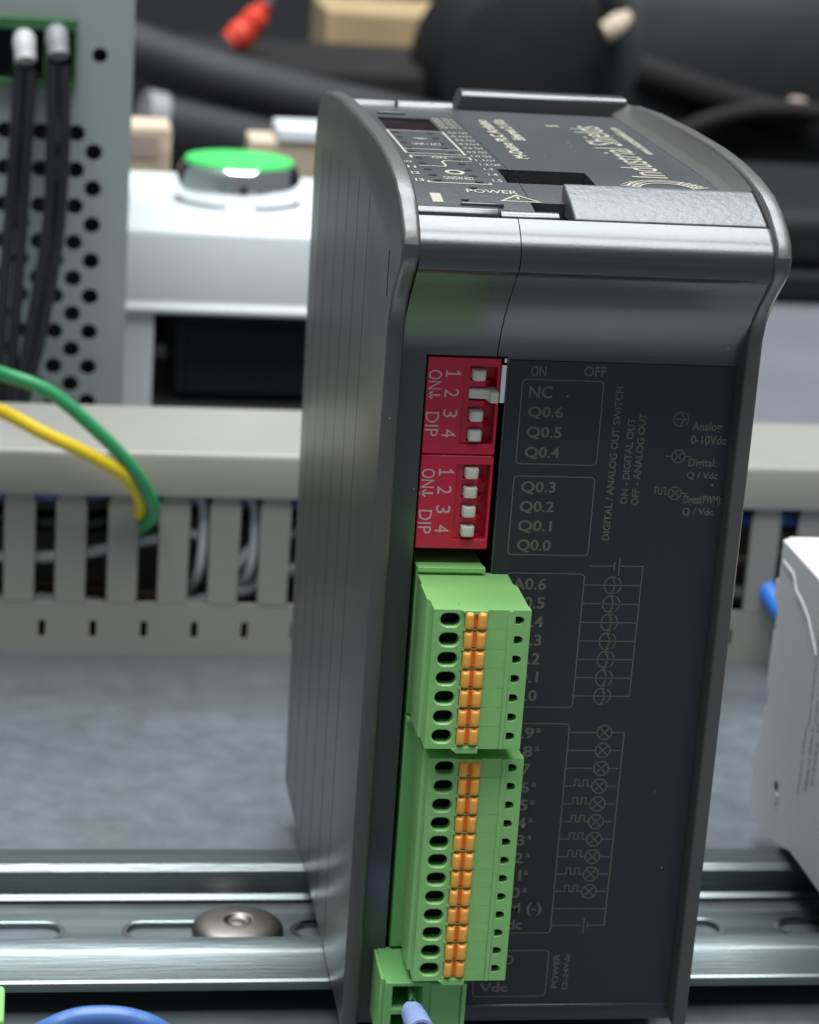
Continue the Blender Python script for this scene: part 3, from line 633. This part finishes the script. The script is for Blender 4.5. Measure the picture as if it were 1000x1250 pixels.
dw = [('black', BLACKW, 3.0, [(-140, 226, -58), (-90, 222, -62), (-60, 224, -57), (-20, 224, -60), (60, 224, -56), (130, 226, -60)]),
      ('white', FWHITE, 1.6, [(-140, 216, -70), (-96, 214, -69), (-70, 215, -64), (-58, 213.6, -62), (-50, 214, -72), (-40, 214, -63), (-20, 218, -60)]),
      ('grey', FGREY, 2.2, [(-140, 218, -86), (-100, 216, -82), (-70, 216, -84), (-45, 215, -78), (-25, 216, -72), (100, 218, -78), (150, 218, -80)]),
      ('dark blue', BLUEW2, 2.2, [(-140, 216, -51), (-97, 215, -52), (-80, 215, -51), (-50, 219, -54), (100, 216, -55), (150, 220, -53)]),
      ('white', FWHITE, 1.5, [(-62, 214, -51), (-57, 212.5, -53), (-57, 212.3, -70), (-60, 218, -80)]),
      ('white', FWHITE, 1.4, [(-46, 214, -51), (-43.4, 212.5, -54), (-43.6, 212.3, -70), (-48, 218, -80)]),
      ('brown', CLBR, 1.8, [(-140, 230, -78), (-60, 219, -82), (-44, 217, -80), (0, 225, -84), (96, 216, -66), (101, 216, -58)])]
for nm, m_, r, P in dw:
    lab = {'black': 'thick black wire lying along inside the grey duct', 'white': None, 'grey': 'grey wire sagging low inside the grey duct', 'dark blue': 'dark blue wire high inside the grey duct under its cover', 'brown': 'dark brown wire winding through the bottom of the duct'}[nm]
    if lab is None: lab = {2.0: ''}.get(r) or {1.6: 'long white wire rising and falling behind the duct fingers', 1.5: 'short white wire hanging in the slot right of the green wire', 1.4: 'short white wire hanging in the slot nearest the controller'}[r]
    tag(otube('duct_wire', P, r, m_), lab, 'wire', 'wires lying inside the duct')
tag(otube('green_wire', [(-135, 178, -4), (-122, 188, -9.5), (-109.8, 195, -15), (-97.6, 196, -19.8), (-85.2, 197, -30.1), (-75.7, 199, -40.6), (-71.0, 202, -49.5), (-70.4, 205, -54.5), (-73.0, 210, -59.2), (-79, 217, -66)], 1.75, GREENW, n=20), 'green wire curving down into a slot of the grey duct', 'wire')
tag(otube('yellow_wire', [(-135, 176, -16), (-122, 187, -19.5), (-109.6, 194, -24.4), (-98.5, 194, -30.0), (-89.0, 195, -34.6), (-79.5, 198, -40.8), (-74.8, 203, -47.4), (-73.4, 207, -53.0), (-75, 214, -60)], 1.75, YELLOWW, n=20), 'yellow wire curving into the grey duct below the green wire', 'wire')
tag(otube('blue_cable', [(96, 216, -69), (97.5, 210, -73), (101, 200, -78), (108, 180, -84), (116, 160, -88)], 3.0, BLUEW, n=18), 'bright blue cable leaving the duct behind the pale grey module', 'cable')
tag(otube('blue_wire', [(-106, -56, -60), (-98.4, -60, -53.4), (-93.5, -60, -51.1), (-89.0, -60, -50.6), (-84.3, -60, -51.2), (-79.5, -60, -53.6), (-72, -58, -62)], 1.75, BLUEW2, n=22), 'blue wire arching up at the bottom left edge', 'wire')
gc = thing('corner_plug', 'sliver of a light green plug at the bottom left edge', 'terminal plug')
bm = bmesh.new(); box(bm, (-118, -34, -80), (-104.0, -22, -65.6)); fin(bm, 'body', GREEN, gc, bevel=0.8, seg=3)
obox('ridge', (-113, -34.6, -80), (-111.6, -33, -65.4), GREEN, gc, bevel=0.2)

# ------------------------------------------------------------------ perforated power supply
psu = thing('power_supply', 'tall perforated aluminium power supply case with black wires at its green terminals', 'power supply')
bm = bmesh.new()
def PF(u, v, d): return (u, d, v)
xr = -75.6; xs = [-83.5-5.0*k for k in range(11)]           # column borders from the right
top_z = 31.5
for k in range(10):
    xa, xb = xs[k+1], xs[k]; cx = (xa+xb)/2; off = 0 if k % 2 == 0 else 5.25
    zt = 28.75+off-5.25
    z = zt
    while z > -95:
        hole_cell(bm, (xa, xb, z-5.25, z+5.25), circle_pts(cx, z, 2.47, 16), PF, 300, 301.2, back=False); z -= 10.5
    vs = [bm.verts.new(p) for p in ((xa, 300, zt+5.25), (xb, 300, zt+5.25), (xb, 300, 36.0), (xa, 300, 36.0))]; bm.faces.new(vs)
for a, b, c_, d_ in ((xs[0], xr, -96, 36.0),):
    vs = [bm.verts.new(p) for p in ((a, 300, c_), (b, 300, c_), (b, 300, d_), (a, 300, d_))]; bm.faces.new(vs)
fin(bm, 'perforated_panel', PSUM, psu)
bm = bmesh.new(); hole_cell(bm, (-91.5, xr, 36.0, 110), circle_pts(-85.0, 50.9, 2.2, 20), PF, 300, 301.5, back=False)
vs = [bm.verts.new(p) for p in ((-133.5, 300, 61), (-91.5, 300, 61), (-91.5, 300, 110), (-133.5, 300, 110))]; bm.faces.new(vs)
vs = [bm.verts.new(p) for p in ((-133.5, 300, 36), (-91.5, 300, 36), (-91.5, 300, 41.5), (-133.5, 300, 41.5))]; bm.faces.new(vs)
fin(bm, 'top_panel', PSUM, psu)
obox('case_side', (xr-1.2, 300.05, -96), (xr, 400, 110), PSUM, psu, bevel=0.3)
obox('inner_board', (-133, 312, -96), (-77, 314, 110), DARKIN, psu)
bm = bmesh.new(); grid_solid(bm, [-133.4]+[v for k in range(5) for v in (-132.5+8.3*k, -125.6+8.3*k)]+[-91.6], [41.6, 43.5, 57.5, 60.9], lambda u, v: not (43.5 < v < 57.5 and any(-132.5+8.3*k < u < -125.6+8.3*k for k in range(5))), PF, 296.5, 306)
tb = fin(bm, 'terminal_block', mat('deep_green_plastic', (0.03, 0.12, 0.045), 0.45), psu, bevel=0.3)
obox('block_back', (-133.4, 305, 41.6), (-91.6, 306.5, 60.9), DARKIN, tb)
for (xa, za, P1, P2, fm, lab) in ((-106.2, 53.6, [(-107.2, 292, 47), (-108.0, 288, 30), (-109.2, 285, 5), (-111, 276, -25), (-112, 270, -60), (-112, 264, -92)], [(-104.0, 292, 47), (-104.7, 288, 30), (-105.7, 285, 5), (-107.3, 277, -25), (-109.0, 270, -60), (-109, 264, -92)], FWHITE, 'white'),
                                  (-97.3, 55.5, [(-98.1, 290, 49), (-98.0, 286, 30), (-98.6, 283, 5), (-103.0, 276, -25), (-107.4, 270, -52), (-108, 264, -92)], [(-95.0, 290, 49), (-94.5, 286, 28), (-95.5, 283, 2), (-99.8, 277, -25), (-105.4, 271, -52), (-106, 264, -92)], FGREY, 'grey')):
    for j, P in enumerate((P1, P2)):
        wt = thing('supply_wire', '%s black wire of the pair under the %s ferrule on the power supply' % (('left', 'right')[j], fm is FWHITE and 'white' or 'grey'), 'wire', group='black wires on the power supply terminals')
        otube('insulation', P, 1.7, BLACKW, wt, n=14)
        if j == 0: otube('ferrule', [(xa+0.3, 299, za+1.2), (xa+0.1, 295, za+0.6), (P[0][0]*0.5+P2[0][0]*0.5, 291.6, za-4.2)], [2.6, 3.2, 3.0], fm, wt, n=18, smoothn=5)

# ------------------------------------------------------------------ white control box with push button
cbx = thing('control_box', 'white plastic control box with a green push button on top', 'control box')
bm = bmesh.new(); prism_x(bm, [(340, -28.5), (338.6, -29.6), (338.2, -31.2), (339.2, -31.8), (344, -31.8), (344, -9), (440, -9), (440, -5), (344, -5.2), (341, -5.9), (340, -7.6)], -79, 40); fin(bm, 'lid', WBOX, cbx, bevel=0.8, seg=3)
obox('side_wall', (-75.5, 341, -99.9), (-65.2, 440, -31.8), WBOX, cbx, bevel=0.6); obox('side_wall', (28, 341, -99.9), (38, 440, -31.8), WBOX, cbx, bevel=0.6)
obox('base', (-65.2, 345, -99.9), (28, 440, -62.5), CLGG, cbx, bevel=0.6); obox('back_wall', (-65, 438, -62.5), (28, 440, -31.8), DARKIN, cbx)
by = 391
bm = bmesh.new(); lathe(bm, [(20.3, -5), (20.5, -4.4), (20.1, -3.8), (19.9, -3.4), (20.2, -1.5), (20.3, 0.6), (20.1, 2.8), (19.6, 4.8), (19.0, 6.3), (18.5, 7.2), (18.1, 7.6), (17.7, 6.6)], (-37.0, by, 0), n=64); bz = fin(bm, 'button_bezel', mat('chrome_bezel', (0.9, 0.91, 0.92), 0.09, metal=1), cbx, smooth=True); bz.data.set_sharp_from_angle(angle=math.radians(22))
bm = bmesh.new(); lathe(bm, [(17.9, 6.8), (17.9, 8.2), (17.4, 8.9), (8, 9.3), (0.3, 9.4)], (-37.0, by, 0), n=64); fin(bm, 'button_cap', BUTTON, bz, smooth=True)
obx = thing('black_unit', 'black cased unit sitting inside the open front of the white box', 'device')
bm = bmesh.new(); prism_x(bm, [(352, -62.4), (352, -40), (354, -34), (410, -34), (410, -62.4)], -58, -14); fin(bm, 'case', DARKIN, obx, bevel=3, seg=3)
obox('front_bezel', (-55, 351, -60), (-17, 352.5, -38), CLB, obx, bevel=0.5)

# ------------------------------------------------------------------ pale grey module on the right
md = thing('rail_module', 'pale grey plastic module with small printed lines at the right edge', 'module')
mo = [(94.8, -21.5), (94.8, -30.8), (96.6, -31.4), (96.6, -36.0), (93.6, -36.6), (93.6, -42.2), (94.6, -42.8), (94.6, -56.0), (92.8, -56.6), (92.8, -60.6), (94.2, -61.2), (94.2, -66.6), (97.4, -71.5), (97.4, -84.6), (93.6, -88.0), (82.0, -88.0), (66.0, -83.4), (40, -82.5), (10, -82.5), (10, -21.5)]
bm = bmesh.new(); prism_x(bm, mo, 62, 63.4); fin(bm, 'side_shell', MODM, md, bevel=0.45, seg=2)
bm = bmesh.new(); prism_x(bm, [(y+(1.6 if (y > 80 and z > -84) else 0), z+(0.6 if z < -80 else 0)) for y, z in mo], 63.4, 120); fin(bm, 'case', MODE_, md, bevel=0.6, seg=2)
bm = bmesh.new(); prism_x(bm, [(92.5, -25.6), (84.5, -26.0), (81.8, -28.8), (77, -29.6), (72, -31.4), (64, -37), (64, -38.4), (72.6, -33), (77.4, -31.0), (81.2, -30.3), (84.0, -27.4), (92.5, -27.0)], 61.75, 62.3); fin(bm, 'moulded_rib', MODM, md, bevel=0.2)
bm = bmesh.new(); lathe(bm, [(1.0, 0), (1.0, 0.25)], (61.8, 79.4, -73.8), axis='x', n=14); fin(bm, 'rivet_hole', CAV, md)  # solid near-black disc, the hole's shade painted rather than cut
obox('latch', (61.7, 77.6, -77.5), (62.2, 79.4, -75.2), MODE_, md, bevel=0.15)
for s, y0, z0, ln in (('Output 24Vdc', 64.2, -69.2, 15.5), ('Input 100-240Vac 50/60Hz', 62.7, -52.8, 22), ('Made in ITALY', 59.8, -66.4, 14.5), ('DIN rail supply', 58.8, -50.5, 18), ('Class II', 56.4, -64, 14)):
    text(s, 'lettering', INK, md, (61.93, y0, z0), (0, 0, 1), (0, 1, 0), ln, 1.5)
obox('lid_tab', (64, 66, -12.2), (112, 90, -9.6), MODE_, md, bevel=0.4) if False else None

# ------------------------------------------------------------------ blurred clutter on the desk behind
def tb_(name, label, cat, pts, r, m, n=20, grp=None):
    t = thing(name, label, cat, group=grp); otube('tube', pts, r, m, t, n=n); return t
t = tb_('black_tube', 'upper thick black tube lying across the clutter behind the white box', 'tube', [(-80, 900, -12), (0, 900, -34), (90, 905, -52), (150, 910, -62)], 15, CLGG)
t2 = tb_('black_tube', 'lower thick black tube with a bright metal end behind the green button', 'tube', [(-48, 850, -48), (10, 860, -60), (80, 870, -72), (140, 880, -78)], 14, CLGG)
otube('metal_ring', [(-50, 849, -47.5), (-40, 851, -49.5)], 15.2, FGREY, t2, n=24, smoothn=2)
t = thing('red_tool', 'small red handled tool lying on top of the black tubes', 'tool')
otube('grip', [(5, 1000, -24), (14, 1000, -16), (24, 1000, -2)], [7, 8.5, 7.5, 5], CLR, t, n=16); otube('shaft', [(24, 1000, -2), (34, 1000, 12)], 2.5, CHROME, t)
t = thing('cardboard_box', 'tan cardboard box behind the black tubes', 'box')
obox('carton', (70, 1090, -90), (165, 1180, -12), CLT, t, bevel=2); obox('flap', (68, 1086, -50), (150, 1090, -42), CLC, t, bevel=1)
t = thing('black_speaker', 'big round black drum-like case directly behind the controller', 'case')
bm = bmesh.new(); lathe(bm, [(30, -70), (52, -64), (60, -40), (60, 10), (52, 34), (34, 42), (4, 44)], (170, 1000, 0), axis='y', n=48)
for v in bm.verts: v.co = Vector((v.co.x, 1000+(v.co.y-1000)*1.0, -30+(v.co.z)*1.0))
fin(bm, 'drum', CLB, t, smooth=True); obox('grey_band', (140, 925, -64), (182, 936, -42), CLGG, t, bevel=4, seg=3)
t = thing('black_bag', 'large black bag filling the right background', 'bag')
bm = bmesh.new(); prism_x(bm, [(900, -100), (885, -60), (890, 0), (910, 30), (1080, 40), (1100, -100)], 205, 520); fin(bm, 'bag_body', CLB, t, bevel=14, seg=4)
otube('strap', [(215, 884, -14), (260, 880, -26), (310, 880, -38)], 8, CLG, t, n=10); otube('strap', [(330, 880, -46), (370, 880, -64), (420, 880, -70)], 8, CLP, t, n=10)
obox('clip', (298, 872, -36), (309, 884, -24), CLP, t, bevel=4, seg=3)
t = thing('beige_plug', 'small beige plug lying on the black bag at the top', 'plug')
otube('plug_body', [(200, 905, 2), (207, 905, 6), (214, 905, 10)], [6, 7, 6], CLC, t); otube('prong', [(216, 905, 10), (226, 905, 16)], 3, CHROME, t)
t = thing('grey_pouch', 'soft slate grey pouch on the desk at the right', 'pouch')
bm = bmesh.new(); bmesh.ops.create_icosphere(bm, subdivisions=3, radius=1)
for v in bm.verts: v.co = Vector((300+v.co.x*70, 890+v.co.y*24, -104+v.co.z*42))
fin(bm, 'pouch_body', CLGG, t, smooth=True); obox('zip', (270, 868, -72), (335, 874, -69), CLB, t, bevel=1)
t = thing('black_case', 'low black hard case standing behind the white box', 'case')
obox('case_body', (-120, 960, -100), (140, 1080, -62), CLB, t, bevel=6, seg=3); obox('case_lid', (-120, 958, -62), (140, 1080, -30), CLG, t, bevel=6, seg=3)
t = thing('dark_box', 'dark flat equipment box at the right behind the duct', 'box')
obox('box_body', (190, 700, -100), (460, 860, -84), CLB, t, bevel=4, seg=3); obox('box_lid', (192, 702, -84), (458, 858, -56), CLB, t, bevel=8, seg=3)
t = thing('wooden_block', 'cream wooden block beside the power supply, left of the green button', 'block', group='pale wooden blocks behind the white box')
obox('block', (-80, 462, -99.9), (-55.4, 485, 7.0), CLC, t, bevel=1); obox('label_patch', (-72, 461.4, -4), (-60, 462, 4), CLP, t)
t = thing('wooden_block', 'cream wooden block right of the green button, partly hidden by the controller', 'block', group='pale wooden blocks behind the white box')
obox('block', (-27.5, 462, -99.9), (-3, 485, 4.0), CLC, t, bevel=1); obox('white_cap', (-18, 460, 4.0), (2, 485, 9.0), WBOX, t, bevel=1)

for k, (P, r, m_, lab) in enumerate([
    ([(180, 880, -100), (230, 872, -50), (290, 870, -30), (360, 872, -44), (430, 880, -90)], 5, CLG, 'dark cable looping over the front of the black bag')]):
    tag(otube('loose_cable', P, r, m_, n=12), lab, 'cable')
